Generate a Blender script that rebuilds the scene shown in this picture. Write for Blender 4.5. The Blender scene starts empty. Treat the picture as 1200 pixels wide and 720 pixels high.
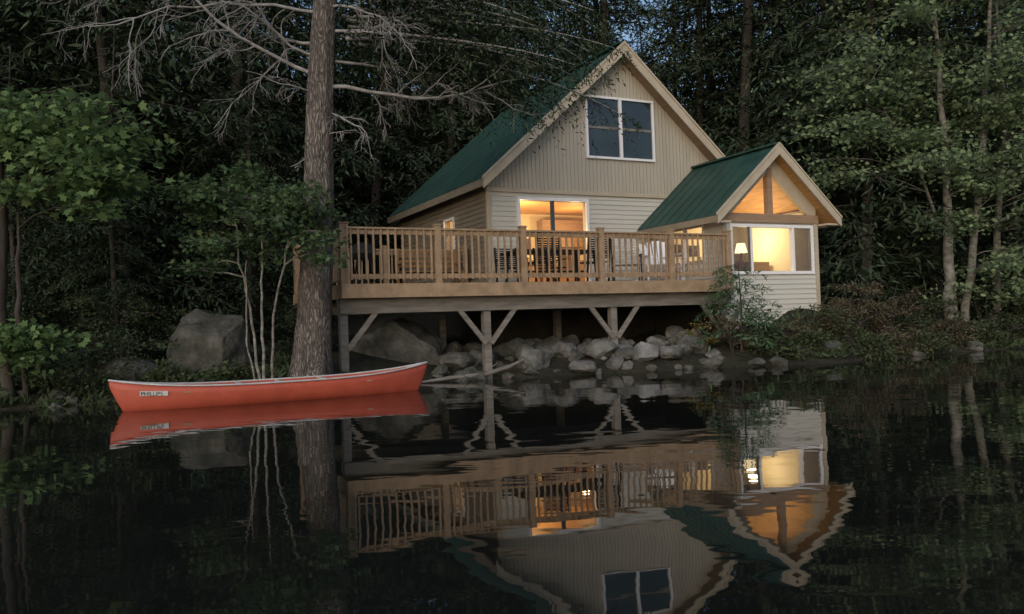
import bpy, math, random
import numpy as np
from mathutils import Vector, Matrix, noise as mnoise
R=math.radians
rng=np.random.default_rng(7)
random.seed(7)
scene=bpy.context.scene
COL=scene.collection

# ------------------------------------------------------------------ materials
def new_mat(name):
    m=bpy.data.materials.new(name); m.use_nodes=True
    nt=m.node_tree; nt.nodes.clear()
    return m,nt,nt.nodes,nt.links
def mat(name,c1,c2=None,scale=4,rough=.75,bump=.0,bscale=30,stretch=(1,1,1),spec=.3,c3=None,dist=.02,detail=6):
    m,nt,N,L=new_mat(name)
    out=N.new('ShaderNodeOutputMaterial'); b=N.new('ShaderNodeBsdfPrincipled')
    L.new(b.outputs[0],out.inputs[0])
    b.inputs['Roughness'].default_value=rough; b.inputs['Specular IOR Level'].default_value=spec
    tc=N.new('ShaderNodeTexCoord'); mp=N.new('ShaderNodeMapping'); mp.inputs['Scale'].default_value=stretch
    L.new(tc.outputs['Object'],mp.inputs[0])
    if c2 is None: c2=tuple(x*.75 for x in c1)
    n=N.new('ShaderNodeTexNoise'); n.inputs['Scale'].default_value=scale; n.inputs['Detail'].default_value=detail; n.inputs['Roughness'].default_value=.65
    L.new(mp.outputs[0],n.inputs['Vector'])
    r=N.new('ShaderNodeValToRGB'); r.color_ramp.elements[0].position=.33; r.color_ramp.elements[1].position=.68
    r.color_ramp.elements[0].color=(*c2,1); r.color_ramp.elements[1].color=(*c1,1)
    if c3:
        e=r.color_ramp.elements.new(.5); e.color=(*c3,1)
    L.new(n.outputs[0],r.inputs[0]); L.new(r.outputs[0],b.inputs['Base Color'])
    if bump>0:
        n2=N.new('ShaderNodeTexNoise'); n2.inputs['Scale'].default_value=bscale; n2.inputs['Detail'].default_value=8
        L.new(mp.outputs[0],n2.inputs['Vector'])
        bp=N.new('ShaderNodeBump'); bp.inputs['Strength'].default_value=bump; bp.inputs['Distance'].default_value=dist
        L.new(n2.outputs[0],bp.inputs['Height']); L.new(bp.outputs[0],b.inputs['Normal'])
    return m
def bark_mat(name,c1,c2):
    m,nt,N,L=new_mat(name)
    out=N.new('ShaderNodeOutputMaterial'); b=N.new('ShaderNodeBsdfPrincipled'); L.new(b.outputs[0],out.inputs[0])
    b.inputs['Roughness'].default_value=.95; b.inputs['Specular IOR Level'].default_value=.15
    tc=N.new('ShaderNodeTexCoord'); mp=N.new('ShaderNodeMapping'); mp.inputs['Scale'].default_value=(1,1,.22); L.new(tc.outputs['Object'],mp.inputs[0])
    n=N.new('ShaderNodeTexNoise'); n.inputs['Scale'].default_value=9; n.inputs['Detail'].default_value=6; L.new(mp.outputs[0],n.inputs['Vector'])
    mx=N.new('ShaderNodeMixRGB'); mx.inputs[0].default_value=.16; L.new(mp.outputs[0],mx.inputs[1]); L.new(n.outputs['Color'],mx.inputs[2])
    v=N.new('ShaderNodeTexVoronoi'); v.feature='DISTANCE_TO_EDGE'; v.inputs['Scale'].default_value=27; L.new(mx.outputs[0],v.inputs['Vector'])
    r=N.new('ShaderNodeMapRange'); r.inputs[1].default_value=0; r.inputs[2].default_value=.3; L.new(v.outputs['Distance'],r.inputs[0])
    n2=N.new('ShaderNodeTexNoise'); n2.inputs['Scale'].default_value=24; n2.inputs['Detail'].default_value=8; L.new(mp.outputs[0],n2.inputs['Vector'])
    h=N.new('ShaderNodeMath'); h.operation='MULTIPLY_ADD'; h.inputs[1].default_value=1.0; L.new(n2.outputs[0],h.inputs[0]); L.new(r.outputs[0],h.inputs[2])
    cr=N.new('ShaderNodeValToRGB'); cr.color_ramp.elements[0].color=(*c2,1); cr.color_ramp.elements[1].color=(*c1,1); cr.color_ramp.elements[0].position=.15; cr.color_ramp.elements[1].position=1.0
    hm=N.new('ShaderNodeMath'); hm.operation='MULTIPLY'; hm.inputs[1].default_value=.6; L.new(h.outputs[0],hm.inputs[0])
    n3=N.new('ShaderNodeTexNoise'); n3.inputs['Scale'].default_value=1.5; n3.inputs['Detail'].default_value=5; L.new(tc.outputs['Object'],n3.inputs['Vector'])
    h3=N.new('ShaderNodeMath'); h3.operation='MULTIPLY'; L.new(hm.outputs[0],h3.inputs[0])
    h4=N.new('ShaderNodeMath'); h4.operation='MULTIPLY_ADD'; h4.inputs[1].default_value=1.4; h4.inputs[2].default_value=.3; L.new(n3.outputs[0],h4.inputs[0]); L.new(h4.outputs[0],h3.inputs[1])
    L.new(h3.outputs[0],cr.inputs[0]); L.new(cr.outputs[0],b.inputs['Base Color'])
    bp=N.new('ShaderNodeBump'); bp.inputs['Strength'].default_value=1; bp.inputs['Distance'].default_value=.02; L.new(h.outputs[0],bp.inputs['Height']); L.new(bp.outputs[0],b.inputs['Normal'])
    return m
def leaf_mat(name,dark,light,trans=.3,scale=.8):
    m,nt,N,L=new_mat(name)
    out=N.new('ShaderNodeOutputMaterial')
    at=N.new('ShaderNodeAttribute'); at.attribute_name='var'
    tc=N.new('ShaderNodeTexCoord'); n=N.new('ShaderNodeTexNoise'); n.inputs['Scale'].default_value=scale; n.inputs['Detail'].default_value=2
    L.new(tc.outputs['Object'],n.inputs['Vector'])
    a=N.new('ShaderNodeMath'); a.operation='MULTIPLY_ADD'; a.inputs[1].default_value=.55
    L.new(at.outputs['Fac'],a.inputs[0]); L.new(n.outputs[0],a.inputs[2])
    oi=N.new('ShaderNodeObjectInfo'); a2=N.new('ShaderNodeMath'); a2.operation='MULTIPLY_ADD'; a2.inputs[1].default_value=.3
    L.new(oi.outputs['Random'],a2.inputs[0]); L.new(a.outputs[0],a2.inputs[2])
    r=N.new('ShaderNodeValToRGB'); r.color_ramp.elements[0].position=.45; r.color_ramp.elements[1].position=1.0
    r.color_ramp.elements[0].color=(*dark,1); r.color_ramp.elements[1].color=(*light,1)
    L.new(a2.outputs[0],r.inputs[0])
    d=N.new('ShaderNodeBsdfDiffuse'); L.new(r.outputs[0],d.inputs[0])
    if trans>0:
        t=N.new('ShaderNodeBsdfTranslucent'); mx=N.new('ShaderNodeMixShader'); mx.inputs[0].default_value=trans
        L.new(r.outputs[0],t.inputs[0]); L.new(d.outputs[0],mx.inputs[1]); L.new(t.outputs[0],mx.inputs[2]); L.new(mx.outputs[0],out.inputs[0])
    else: L.new(d.outputs[0],out.inputs[0])
    return m
def emit_mat(name,c,s):
    m,nt,N,L=new_mat(name); out=N.new('ShaderNodeOutputMaterial'); e=N.new('ShaderNodeEmission')
    e.inputs[0].default_value=(*c,1); e.inputs[1].default_value=s; L.new(e.outputs[0],out.inputs[0]); return m
def glass_mat(name):
    m,nt,N,L=new_mat(name); out=N.new('ShaderNodeOutputMaterial')
    lw=N.new('ShaderNodeLayerWeight'); lw.inputs[0].default_value=.5
    p=N.new('ShaderNodeMath'); p.operation='POWER'; p.inputs[1].default_value=4; L.new(lw.outputs['Facing'],p.inputs[0])
    f=N.new('ShaderNodeMath'); f.operation='MULTIPLY_ADD'; f.inputs[1].default_value=.8; f.inputs[2].default_value=.06; L.new(p.outputs[0],f.inputs[0])
    t=N.new('ShaderNodeBsdfTransparent'); g=N.new('ShaderNodeBsdfGlossy'); g.inputs['Roughness'].default_value=.01
    mx=N.new('ShaderNodeMixShader'); L.new(f.outputs[0],mx.inputs[0]); L.new(t.outputs[0],mx.inputs[1]); L.new(g.outputs[0],mx.inputs[2]); L.new(mx.outputs[0],out.inputs[0]); return m
def screen_mat(name):
    m,nt,N,L=new_mat(name); out=N.new('ShaderNodeOutputMaterial')
    t=N.new('ShaderNodeBsdfTransparent'); g=N.new('ShaderNodeBsdfDiffuse'); g.inputs[0].default_value=(.07,.07,.08,1)
    mx=N.new('ShaderNodeMixShader'); mx.inputs[0].default_value=.80; L.new(t.outputs[0],mx.inputs[1]); L.new(g.outputs[0],mx.inputs[2]); L.new(mx.outputs[0],out.inputs[0]); return m

M={}
M['siding_tan']=mat('siding_tan',(.45,.41,.345),(.385,.35,.29),scale=1.5,rough=.7,bump=.15,bscale=40,stretch=(1,1,.2))
M['siding_low']=mat('siding_cream',(.58,.57,.53),(.49,.48,.44),scale=1.2,rough=.6,bump=.1,bscale=40,stretch=(.15,.15,3))
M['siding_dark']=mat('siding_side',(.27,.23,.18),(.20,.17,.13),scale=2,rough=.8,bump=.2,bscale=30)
M['trim']=mat('trim_tan',(.48,.42,.33),(.40,.345,.265),scale=3,rough=.6)
M['white']=mat('white_frame',(.8,.8,.82),(.74,.74,.77),scale=3,rough=.4)
M['cedar']=mat('cedar',(.36,.25,.17),(.26,.175,.115),scale=6,rough=.6,bump=.2,bscale=40,stretch=(.3,.3,3))
M['deckwood']=mat('deck_wood',(.39,.275,.18),(.235,.165,.105),scale=5,rough=.7,bump=.3,bscale=25,dist=.01)
M['oldwood']=mat('weathered_wood',(.24,.22,.20),(.13,.118,.105),scale=5,rough=.85,bump=.4,bscale=25,stretch=(.4,2,3),dist=.01)
M['roof']=mat('green_metal',(.030,.078,.064),(.017,.048,.040),scale=1.2,rough=.5,spec=.35,bump=.05,bscale=6)
M['glass']=glass_mat('glass'); M['screen']=screen_mat('screen')
M['darkglass']=mat('dark_glass',(.03,.045,.055),(.012,.017,.022),scale=1.0,rough=.05,spec=.8)
M['plaster']=mat('warm_plaster',(.76,.70,.52),(.70,.62,.44),scale=2,rough=.8)
M['pine_panel']=mat('pine_panel',(.66,.40,.17),(.45,.24,.09),scale=4,rough=.6,stretch=(6,.5,.5))
M['floor']=mat('floor',(.3,.17,.08))
M['picture']=mat('picture',(.22,.12,.08),(.02,.025,.04),scale=9,detail=2)
M['black']=mat('black_metal',(.025,.024,.024),(.015,.015,.015),rough=.5)
M['shaded_foundation']=mat('foundation_shade',(.035,.032,.028),(.018,.017,.015),rough=.95)  # near-black: the shade beneath the deck is put into this colour
M['lamp']=emit_mat('lampshade',(1,.76,.42),9)
M['cushion']=mat('cushion',(.5,.5,.48),(.4,.4,.4))
M['bark']=bark_mat('pine_bark',(.25,.222,.205),(.034,.029,.026))
M['deadwood']=mat('dead_twig',(.33,.32,.32),(.15,.145,.14),scale=6,rough=.9)
M['darkbark']=mat('dark_bark',(.075,.066,.056),(.030,.026,.022),scale=4,rough=.95,bump=.6,bscale=12,stretch=(1,1,.25),dist=.04)
M['birch']=mat('pale_bark',(.27,.265,.24),(.075,.070,.063),scale=5,rough=.85,bump=.4,bscale=14,stretch=(1,1,1.6),c3=(.17,.162,.145))
M['rock']=mat('rock',(.27,.27,.265),(.07,.07,.068),scale=2.6,rough=.9,bump=.8,bscale=7,dist=.06,c3=(.165,.163,.158),detail=12)
M['rock2']=mat('mossy_shaded_rock',(.14,.136,.13),(.03,.034,.026),scale=2.2,rough=.95,bump=.8,bscale=6,dist=.06,c3=(.08,.08,.07),detail=12)  # mossy tones; also carries the painted shade of the pile's left rocks
M['rock3']=mat('boulder_rock',(.19,.188,.183),(.045,.047,.042),scale=2.4,rough=.95,bump=.8,bscale=6,dist=.06,c3=(.11,.108,.102),detail=12)
M['needle']=leaf_mat('hemlock_needles',(.014,.024,.016),(.062,.090,.056),0,.5)
M['maple']=leaf_mat('maple_leaves',(.050,.095,.038),(.16,.24,.10),.35,1.2)
M['maple2']=leaf_mat('understory_leaves',(.028,.055,.030),(.10,.155,.075),.35,1.2)
M['shore']=leaf_mat('shore_tree_leaves',(.06,.105,.052),(.25,.33,.18),.35,.8)
M['shrub']=leaf_mat('shrub_leaves',(.022,.034,.020),(.08,.105,.056),.2,1.2)
M['shrubbrown']=leaf_mat('blueberry_leaves',(.045,.037,.027),(.16,.135,.088),.2,1.5)
M['shrubyellow']=leaf_mat('fern_yellow',(.10,.09,.03),(.27,.22,.08),.3,1.5)
M['youngneedle']=leaf_mat('young_hemlock',(.035,.065,.037),(.10,.165,.09),.2,1)

# ------------------------------------------------------------------ mesh tools
class MB:
    def __init__(s): s.V=[];s.F=[];s.I=[];s.mats=[]
    def mi(s,k):
        m=M[k]
        if m not in s.mats: s.mats.append(m)
        return s.mats.index(m)
    def raw(s,V,F,k):
        o=len(s.V); s.V+= [tuple(v) for v in V]; i=s.mi(k)
        for f in F: s.F.append(tuple(o+q for q in f)); s.I.append(i)
    def box(s,x0,x1,y0,y1,z0,z1,k):
        V=[(x,y,z) for z in(z0,z1) for y in(y0,y1) for x in(x0,x1)]
        s.raw(V,[(0,2,3,1),(4,5,7,6),(0,1,5,4),(2,6,7,3),(0,4,6,2),(1,3,7,5)],k)
    def quadxz(s,x0,x1,y,z0,z1,k): s.raw([(x0,y,z0),(x1,y,z0),(x1,y,z1),(x0,y,z1)],[(0,1,2,3)],k)
    def quadyz(s,x,y0,y1,z0,z1,k): s.raw([(x,y0,z0),(x,y1,z0),(x,y1,z1),(x,y0,z1)],[(0,1,2,3)],k)
    def prism(s,poly,y0,y1,k):
        n=len(poly)
        V=[(p[0],y0,p[1]) for p in poly]+[(p[0],y1,p[1]) for p in poly]
        F=[tuple(range(n)),tuple(range(2*n-1,n-1,-1))]+[(i,i+n,(i+1)%n+n,(i+1)%n) for i in range(n)]
        s.raw(V,F,k)
    def bar(s,p,q,w,h,k):
        p=Vector(p);q=Vector(q);d=(q-p).normalized()
        up=Vector((0,0,1)) if abs(d.z)<.95 else Vector((0,1,0))
        a=d.cross(up).normalized()*w/2; b=a.cross(d).normalized()*h/2
        V=[p-a-b,p+a-b,p+a+b,p-a+b,q-a-b,q+a-b,q+a+b,q-a+b]
        s.raw(V,[(0,1,2,3),(7,6,5,4),(0,4,5,1),(1,5,6,2),(2,6,7,3),(3,7,4,0)],k)
    def tube(s,pts,rad,k,n=8):
        V,F=tube(pts,rad,n); s.raw(V.tolist(),F.tolist(),k)
    def obj(s,name,parent=None,smooth=False,bevel=0):
        me=bpy.data.meshes.new(name); me.from_pydata(s.V,[],s.F)
        for m in s.mats: me.materials.append(m)
        me.polygons.foreach_set('material_index',s.I)
        if smooth: me.polygons.foreach_set('use_smooth',[True]*len(s.F))
        me.validate(); me.update()
        import bmesh
        bm=bmesh.new(); bm.from_mesh(me); bmesh.ops.recalc_face_normals(bm,faces=bm.faces); bm.to_mesh(me); bm.free()
        o=bpy.data.objects.new(name,me); COL.objects.link(o)
        if parent: o.parent=parent
        if bevel:
            b=o.modifiers.new('bevel','BEVEL'); b.width=bevel; b.segments=2
        return o
def empty(name,loc=(0,0,0),rot=0):
    e=bpy.data.objects.new(name,None); e.location=loc; e.rotation_euler=(0,0,rot); COL.objects.link(e); return e
def tube(pts,rad,n=6):
    pts=np.asarray(pts,float); m=len(pts); rad=np.asarray(rad,float)*np.ones(m)
    T=np.gradient(pts,axis=0); T/=np.linalg.norm(T,axis=1)[:,None]+1e-9
    ref=np.array([0,0,1.]) if abs(T[0,2])<.8 else np.array([1.,0,0])
    A=np.cross(T,ref); A/=np.linalg.norm(A,axis=1)[:,None]+1e-9
    B=np.cross(T,A)
    th=np.arange(n)/n*2*np.pi
    V=pts[:,None]+rad[:,None,None]*(np.cos(th)[None,:,None]*A[:,None]+np.sin(th)[None,:,None]*B[:,None])
    i=np.arange(m-1)[:,None]*n; j=np.arange(n)[None]; j2=(j+1)%n
    F=np.stack([i+j,i+j2,i+n+j2,i+n+j],-1).reshape(-1,4)
    return V.reshape(-1,3),F
def nrm(a): return a/(np.linalg.norm(a,axis=-1,keepdims=True)+1e-9)
T_NEEDLE=np.array([(0,0),(.35,.125),(1,0),(.35,-.125)])
T_LEAF=np.array([(0,0),(.35,.32),(.75,.22),(1,0),(.75,-.22),(.35,-.32)])
T_MAPLE=np.array([(0,0),(.02,.42),(.30,.30),(.52,.55),(.62,.22),(1.05,0),(.62,-.22),(.52,-.55),(.30,-.30),(.02,-.42)])
def leaves(C,U,Nn,S,T):
    U=nrm(U); W=nrm(np.cross(Nn,U))
    return C[:,None]+S[:,None,None]*(T[None,:,0,None]*U[:,None]+T[None,:,1,None]*W[:,None])
class Chunks:
    def __init__(s): s.c=[]
    def wood(s,pts,rad,n=6,mi=0):
        V,F=tube(pts,rad,n); s.c.append((V,F,mi,np.zeros(len(V)),True))
    def leaf(s,V,mi=1,r=None):
        n,k,_=V.shape
        if n==0:return
        r=rng if r is None else r
        s.c.append((V.reshape(-1,3),np.arange(n*k).reshape(n,k),mi,np.repeat(r.random(n),k),False))
    def mesh(s,name,mats):
        V=np.concatenate([c[0] for c in s.c]); off=0; L=[];ls=[];mi=[];sm=[];pos=0
        for v,f,m,var,smo in s.c:
            k=f.shape[1]; L.append((f+off).ravel()); ls.append(pos+np.arange(len(f))*k); pos+=f.size
            mi.append(np.full(len(f),m)); sm.append(np.full(len(f),smo)); off+=len(v)
        var=np.concatenate([c[3] for c in s.c])
        L=np.concatenate(L);ls=np.concatenate(ls);mi=np.concatenate(mi);sm=np.concatenate(sm)
        me=bpy.data.meshes.new(name); me.vertices.add(len(V)); me.vertices.foreach_set('co',V.ravel().astype(np.float32))
        me.loops.add(len(L)); me.loops.foreach_set('vertex_index',L.astype(np.int32))
        me.polygons.add(len(ls)); me.polygons.foreach_set('loop_start',ls.astype(np.int32))
        for m in mats: me.materials.append(M[m])
        me.polygons.foreach_set('material_index',mi.astype(np.int32)); me.polygons.foreach_set('use_smooth',sm)
        me.update(calc_edges=True)
        a=me.attributes.new('var','FLOAT','POINT'); a.data.foreach_set('value',var.astype(np.float32))
        return me
    def obj(s,name,mats,parent=None):
        o=bpy.data.objects.new(name,s.mesh(name,mats)); COL.objects.link(o)
        if parent:o.parent=parent
        return o

# ------------------------------------------------------------------ terrain
SX=[-200,-30,-14,-9,-7,-5.6,-4.2,-3.2,-2.6,-2.0,-1,0,3.5,6.4,8,10.4,13.4,25,60,200]
SY=[ 6,   9,  11,12.4,13.0,13.6,13.45,13.5,14.1,15.5,15.8,16.0,16.6,17.3,18.1,19.6,21.0,24,30,40]
def shore(x): return np.interp(x,SX,SY)
def ground(x,y):
    x=np.asarray(x,float);y=np.asarray(y,float)
    d=y-shore(x)+.25*np.sin(x*2.1+.5)*np.cos(x*.9)*.6
    s=.12+.38*np.exp(-((x-6.8)/2.0)**2)
    up=np.where(d<.5,d*.5,.25+s*np.minimum(d-.5,2.2)+.10*np.maximum(d-2.7,0))
    far=np.maximum(d-32,0)*.35
    h=np.where(d>0,up+far,np.maximum(d*.35,-1.5))
    h=h+np.where(d>.4,.07*np.sin(x*1.7+y*.6)*np.cos(y*1.3-x*.5)+.04*np.sin(x*4.1)*np.sin(y*3.7),0)
    return np.minimum(h,30)
def g(x,y): return float(ground(x,y))
M['ground']=mat('forest_floor',(.050,.040,.028),(.016,.015,.010),scale=1.5,rough=1,bump=1,bscale=8,dist=.1,c3=(.028,.028,.017))
xs=np.concatenate([np.linspace(-260,-27,14),np.linspace(-25,32,190),np.linspace(35,260,14)])
ys=np.concatenate([np.linspace(-260,5,10),np.linspace(6,34,110),np.linspace(36,260,34)])
X,Y=np.meshgrid(xs,ys); Z=ground(X,Y)
nx=len(xs);ny=len(ys)
V=np.stack([X,Y,Z],-1).reshape(-1,3)
i=np.arange(ny-1)[:,None]*nx;j=np.arange(nx-1)[None]
F=np.stack([i+j,i+j+1,i+nx+j+1,i+nx+j],-1).reshape(-1,4)
ch=Chunks(); ch.c.append((V,F,0,np.zeros(len(V)),True)); ch.obj('ground',['ground'])

# ------------------------------------------------------------------ water
m,nt,N,L=new_mat('lake_water'); out=N.new('ShaderNodeOutputMaterial'); b=N.new('ShaderNodeBsdfPrincipled')
b.inputs['Base Color'].default_value=(.010,.011,.009,1); b.inputs['Roughness'].default_value=.02; b.inputs['IOR'].default_value=1.37
tc=N.new('ShaderNodeTexCoord'); mp=N.new('ShaderNodeMapping'); mp.inputs['Scale'].default_value=(.75,1.25,1); mp.inputs['Rotation'].default_value=(0,0,.2)
L.new(tc.outputs['Object'],mp.inputs[0])
n1=N.new('ShaderNodeTexNoise'); n1.inputs['Scale'].default_value=.95; n1.inputs['Detail'].default_value=.8; n1.inputs['Distortion'].default_value=.3
n2=N.new('ShaderNodeTexNoise'); n2.inputs['Scale'].default_value=4.5; n2.inputs['Detail'].default_value=1.2
n3=N.new('ShaderNodeTexNoise'); n3.inputs['Scale'].default_value=.22; n3.inputs['Detail'].default_value=1
for q in(n1,n2,n3): L.new(mp.outputs[0],q.inputs['Vector'])
rr=N.new('ShaderNodeMapRange'); rr.inputs[1].default_value=.38; rr.inputs[2].default_value=.62; rr.inputs[3].default_value=.06; rr.inputs[4].default_value=.20
L.new(n3.outputs[0],rr.inputs[0])
mm=N.new('ShaderNodeMath'); mm.operation='MULTIPLY'; L.new(n2.outputs[0],mm.inputs[0]); L.new(rr.outputs[0],mm.inputs[1])
ad=N.new('ShaderNodeMath'); ad.operation='ADD'; L.new(n1.outputs[0],ad.inputs[0]); L.new(mm.outputs[0],ad.inputs[1])
bp=N.new('ShaderNodeBump'); bp.inputs['Strength'].default_value=1; bp.inputs['Distance'].default_value=.0068
L.new(ad.outputs[0],bp.inputs['Height']); L.new(bp.outputs[0],b.inputs['Normal']); L.new(b.outputs[0],out.inputs[0])
M['water']=m
w=MB(); w.raw([(-255,-255,0),(255,-255,0),(255,60,0),(-255,60,0)],[(0,1,2,3)],'water'); w.obj('water')

# ------------------------------------------------------------------ cabin
TH=R(26); O=Vector((-2.91,14.5,0))
def W(a,b_,z=0):
    return (O.x+a*math.cos(TH)-b_*math.sin(TH), O.y+a*math.sin(TH)+b_*math.cos(TH), z)
cabin=empty('lake_cabin',O,TH)
FL=1.83
def wall_open(mb,a0,a1,z0,z1,ops,y0,y1,k,axis='x'):
    cuts=sorted(set([a0,a1]+[v for o in ops for v in o[:2]]))
    def bx(p,q,r,s):
        if q-p<1e-4 or s-r<1e-4:return
        if axis=='x': mb.box(p,q,y0,y1,r,s,k)
        else: mb.box(y0,y1,p,q,r,s,k)
    for p,q in zip(cuts[:-1],cuts[1:]):
        c=(p+q)/2; zs=z0
        for o in sorted([o for o in ops if o[0]<c<o[1]],key=lambda o:o[2]):
            bx(p,q,zs,o[2]); zs=o[3]
        bx(p,q,zs,z1)
def laps(mb,a0,a1,z0,z1,ops,yf,k,axis='x',h=.115,t0=.008,t1=.028,sgn=-1):
    z=z0
    while z<z1-.02:
        zt=min(z+h,z1)
        segs=[(a0,a1)]
        for o in ops:
            if o[2]<zt-.01 and o[3]>z+.01:
                ns=[]
                for s in segs:
                    if o[1]<=s[0] or o[0]>=s[1]: ns.append(s)
                    else:
                        if o[0]>s[0]: ns.append((s[0],o[0]))
                        if o[1]<s[1]: ns.append((o[1],s[1]))
                segs=ns
        for p,q in segs:
            if axis=='x':
                V=[(p,yf,z),(q,yf,z),(q,yf,zt),(p,yf,zt),(p,yf+sgn*t1,z),(q,yf+sgn*t1,z),(q,yf+sgn*t0,zt),(p,yf+sgn*t0,zt)]
            else:
                V=[(yf,p,z),(yf,q,z),(yf,q,zt),(yf,p,zt),(yf+sgn*t1,p,z),(yf+sgn*t1,q,z),(yf+sgn*t0,q,zt),(yf+sgn*t0,p,zt)]
            mb.raw(V,[(0,1,2,3),(7,6,5,4),(0,4,5,1),(1,5,6,2),(2,6,7,3),(3,7,4,0)],k)
        z=zt
door=(4.97,6.76,FL+.02,3.90)
pk=7.78; zp=7.77; sl=.89
def zr(a): return zp-.17-sl*abs(a-pk)
mb=MB()
ZB=FL-.27
wall_open(mb,4.18,11.38,ZB,4.13,[door],3.0,3.12,'siding_low')
laps(mb,4.24,11.3,ZB,4.07,[(door[0]-.07,door[1]+.07,door[2]-.1,door[3]+.07)],3.0,'siding_low')
mb.box(4.13,4.24,2.955,2.999,ZB,4.07,'trim')
mb.box(4.12,11.4,2.93,2.998,4.07,4.16,'trim')
sidewin=(5.05,5.65,2.85,3.70)
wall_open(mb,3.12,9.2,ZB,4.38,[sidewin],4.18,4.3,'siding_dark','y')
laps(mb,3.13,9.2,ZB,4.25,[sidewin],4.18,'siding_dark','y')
mb.box(11.26,11.38,3.12,9.2,ZB,4.38,'siding_tan')
mb.box(4.3,11.26,9.08,9.2,ZB,4.38,'siding_tan')
mb.prism([(4.18,4.38),(11.38,4.38),(pk,zr(pk))],9.1,9.2,'siding_tan')
mb.box(4.25,11.3,3.1,9.1,.3,ZB-.002,'shaded_foundation')
mb.obj('walls',cabin)
mb=MB()
mb.prism([(4.18,4.16),(11.38,4.16),(11.38,zr(11.38)),(pk,zr(pk)),(4.18,zr(4.18))],3.0,3.1,'siding_tan')
gw=(6.83,8.83,4.98,6.52)
a=4.18
while a<11.37:
    a2=min(a+.105,11.38)
    p,q=a+.004,a2-.008
    zl,zh=zr(p),zr(q)
    def strip(lo,h1,h2):
        mb.raw([(p,2.999,lo),(q,2.999,lo),(q,2.999,h2),(p,2.999,h1),(p,2.985,lo),(q,2.985,lo),(q,2.985,h2),(p,2.985,h1)],[(0,1,2,3),(7,6,5,4),(0,4,5,1),(1,5,6,2),(2,6,7,3),(3,7,4,0)],'siding_tan')
    if q>gw[0] and p<gw[1]:
        strip(4.16,gw[2],gw[2])
        if min(zl,zh)>gw[3]: strip(gw[3],zl,zh)
    else: strip(4.16,zl,zh)
    a=a2
mb.obj('gable_siding',cabin)
mb=MB()
x0,x1,z0,z1=gw
def frame(mb,x0,x1,z0,z1,y0,y1,w,k='white'):
    mb.box(x0,x1,y0,y1,z0,z0+w,k); mb.box(x0,x1,y0,y1,z1-w,z1,k)
    mb.box(x0,x0+w,y0+.001,y1,z0+w,z1-w,k); mb.box(x1-w,x1,y0+.001,y1,z0+w,z1-w,k)
frame(mb,x0,x1,z0,z1,2.925,2.997,.055)
xm=(x0+x1)/2; zm=(z0+z1)/2
mb.box(xm-.04,xm+.04,2.927,2.996,z0+.055,z1-.055,'white')
mb.box(x0+.055,xm-.04,2.955,2.99,zm-.03,zm+.03,'oldwood'); mb.box(xm+.04,x1-.055,2.955,2.99,zm-.03,zm+.03,'oldwood')
mb.box(x0+.055,x1-.055,2.972,2.996,z0+.055,z1-.055,'darkglass')
mb.obj('gable_window',cabin)
mb=MB()
y0,y1=2.62,9.5
for s in(-1,1):
    e=pk+s*3.88; ze=zp-sl*3.88
    mb.prism([(e,ze),(pk,zp),(pk,zp-.10),(e,ze-.10)],y0,y1,'roof')
    mb.prism([(e-s*.02,ze-.101),(pk,zp-.101),(pk,zp-.15),(e-s*.02,ze-.15)],y0+.03,y1,'cedar')
    y=y0+.02
    while y<y1:
        mb.prism([(e,ze-.01),(pk,zp-.01),(pk,zp+.03),(e,ze+.03)],y,y+.025,'roof'); y+=.42
    mb.prism([(e,ze-.02),(pk,zp-.02),(pk,zp-.27),(e,ze-.25)],y0-.045,y0-.002,'trim')
    mb.prism([(e+s*.02,ze+.03),(pk,zp+.045),(pk,zp-.02),(e+s*.02,ze-.03)],y0-.07,y0-.003,'trim')
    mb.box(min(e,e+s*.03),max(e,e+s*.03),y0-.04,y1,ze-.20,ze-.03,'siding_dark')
mb.box(pk-.12,pk+.12,y0,y1,zp+.0,zp+.05,'roof')
mb.obj('main_roof',cabin)
mb=MB()
x0,x1,z0,z1=door
frame(mb,x0-.07,x1+.07,z0-.02,z1+.07,2.93,3.06,.07)
xm=(x0+x1)/2
mb.box(xm-.05,xm+.05,3.01,3.05,z0+.05,z1,'darkglass')
mb.quadxz(x0,x1,3.02,z0+.05,z1,'glass')
mb.obj('sliding_door',cabin)
mb=MB()
b0,b1,z0,z1=sidewin
mb.box(4.13,4.22,b0-.05,b0,z0-.05,z1+.05,'white'); mb.box(4.13,4.22,b1,b1+.05,z0-.05,z1+.05,'white')
mb.box(4.13,4.22,b0,b1,z0-.05,z0,'white'); mb.box(4.13,4.22,b0,b1,z1,z1+.05,'white'); mb.quadyz(4.2,b0,b1,z0,z1,'glass')
mb.obj('side_window',cabin)
mb=MB()
mb.box(4.31,9.2,6.6,6.65,FL,4.1,'plaster'); mb.box(4.31,4.33,3.13,5.0,FL,4.1,'plaster')
mb.box(4.31,4.33,5.7,6.6,FL,4.1,'plaster')
mb.box(9.15,9.2,3.13,6.6,FL,4.1,'pine_panel'); mb.box(4.31,9.15,3.13,6.6,FL-.1,FL,'floor'); mb.box(4.31,9.15,3.13,6.6,4.10,4.125,'pine_panel')
mb.box(5.2,5.9,6.53,6.598,2.9,3.6,'picture'); mb.box(6.75,7.05,6.53,6.598,3.0,3.4,'picture')
mb.box(6.3,8.6,5.9,6.5,FL,2.75,'cedar'); mb.box(4.7,5.4,6.0,6.5,FL,3.0,'floor')
mb.box(7.3,8.6,6.2,6.55,3.15,3.9,'cedar')
mb.box(5.3,6.7,4.4,5.2,2.52,2.57,'cedar')
for px in(5.35,6.6):
    for py in(4.45,5.1): mb.box(px,px+.06,py,py+.06,FL,2.52,'cedar')
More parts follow.
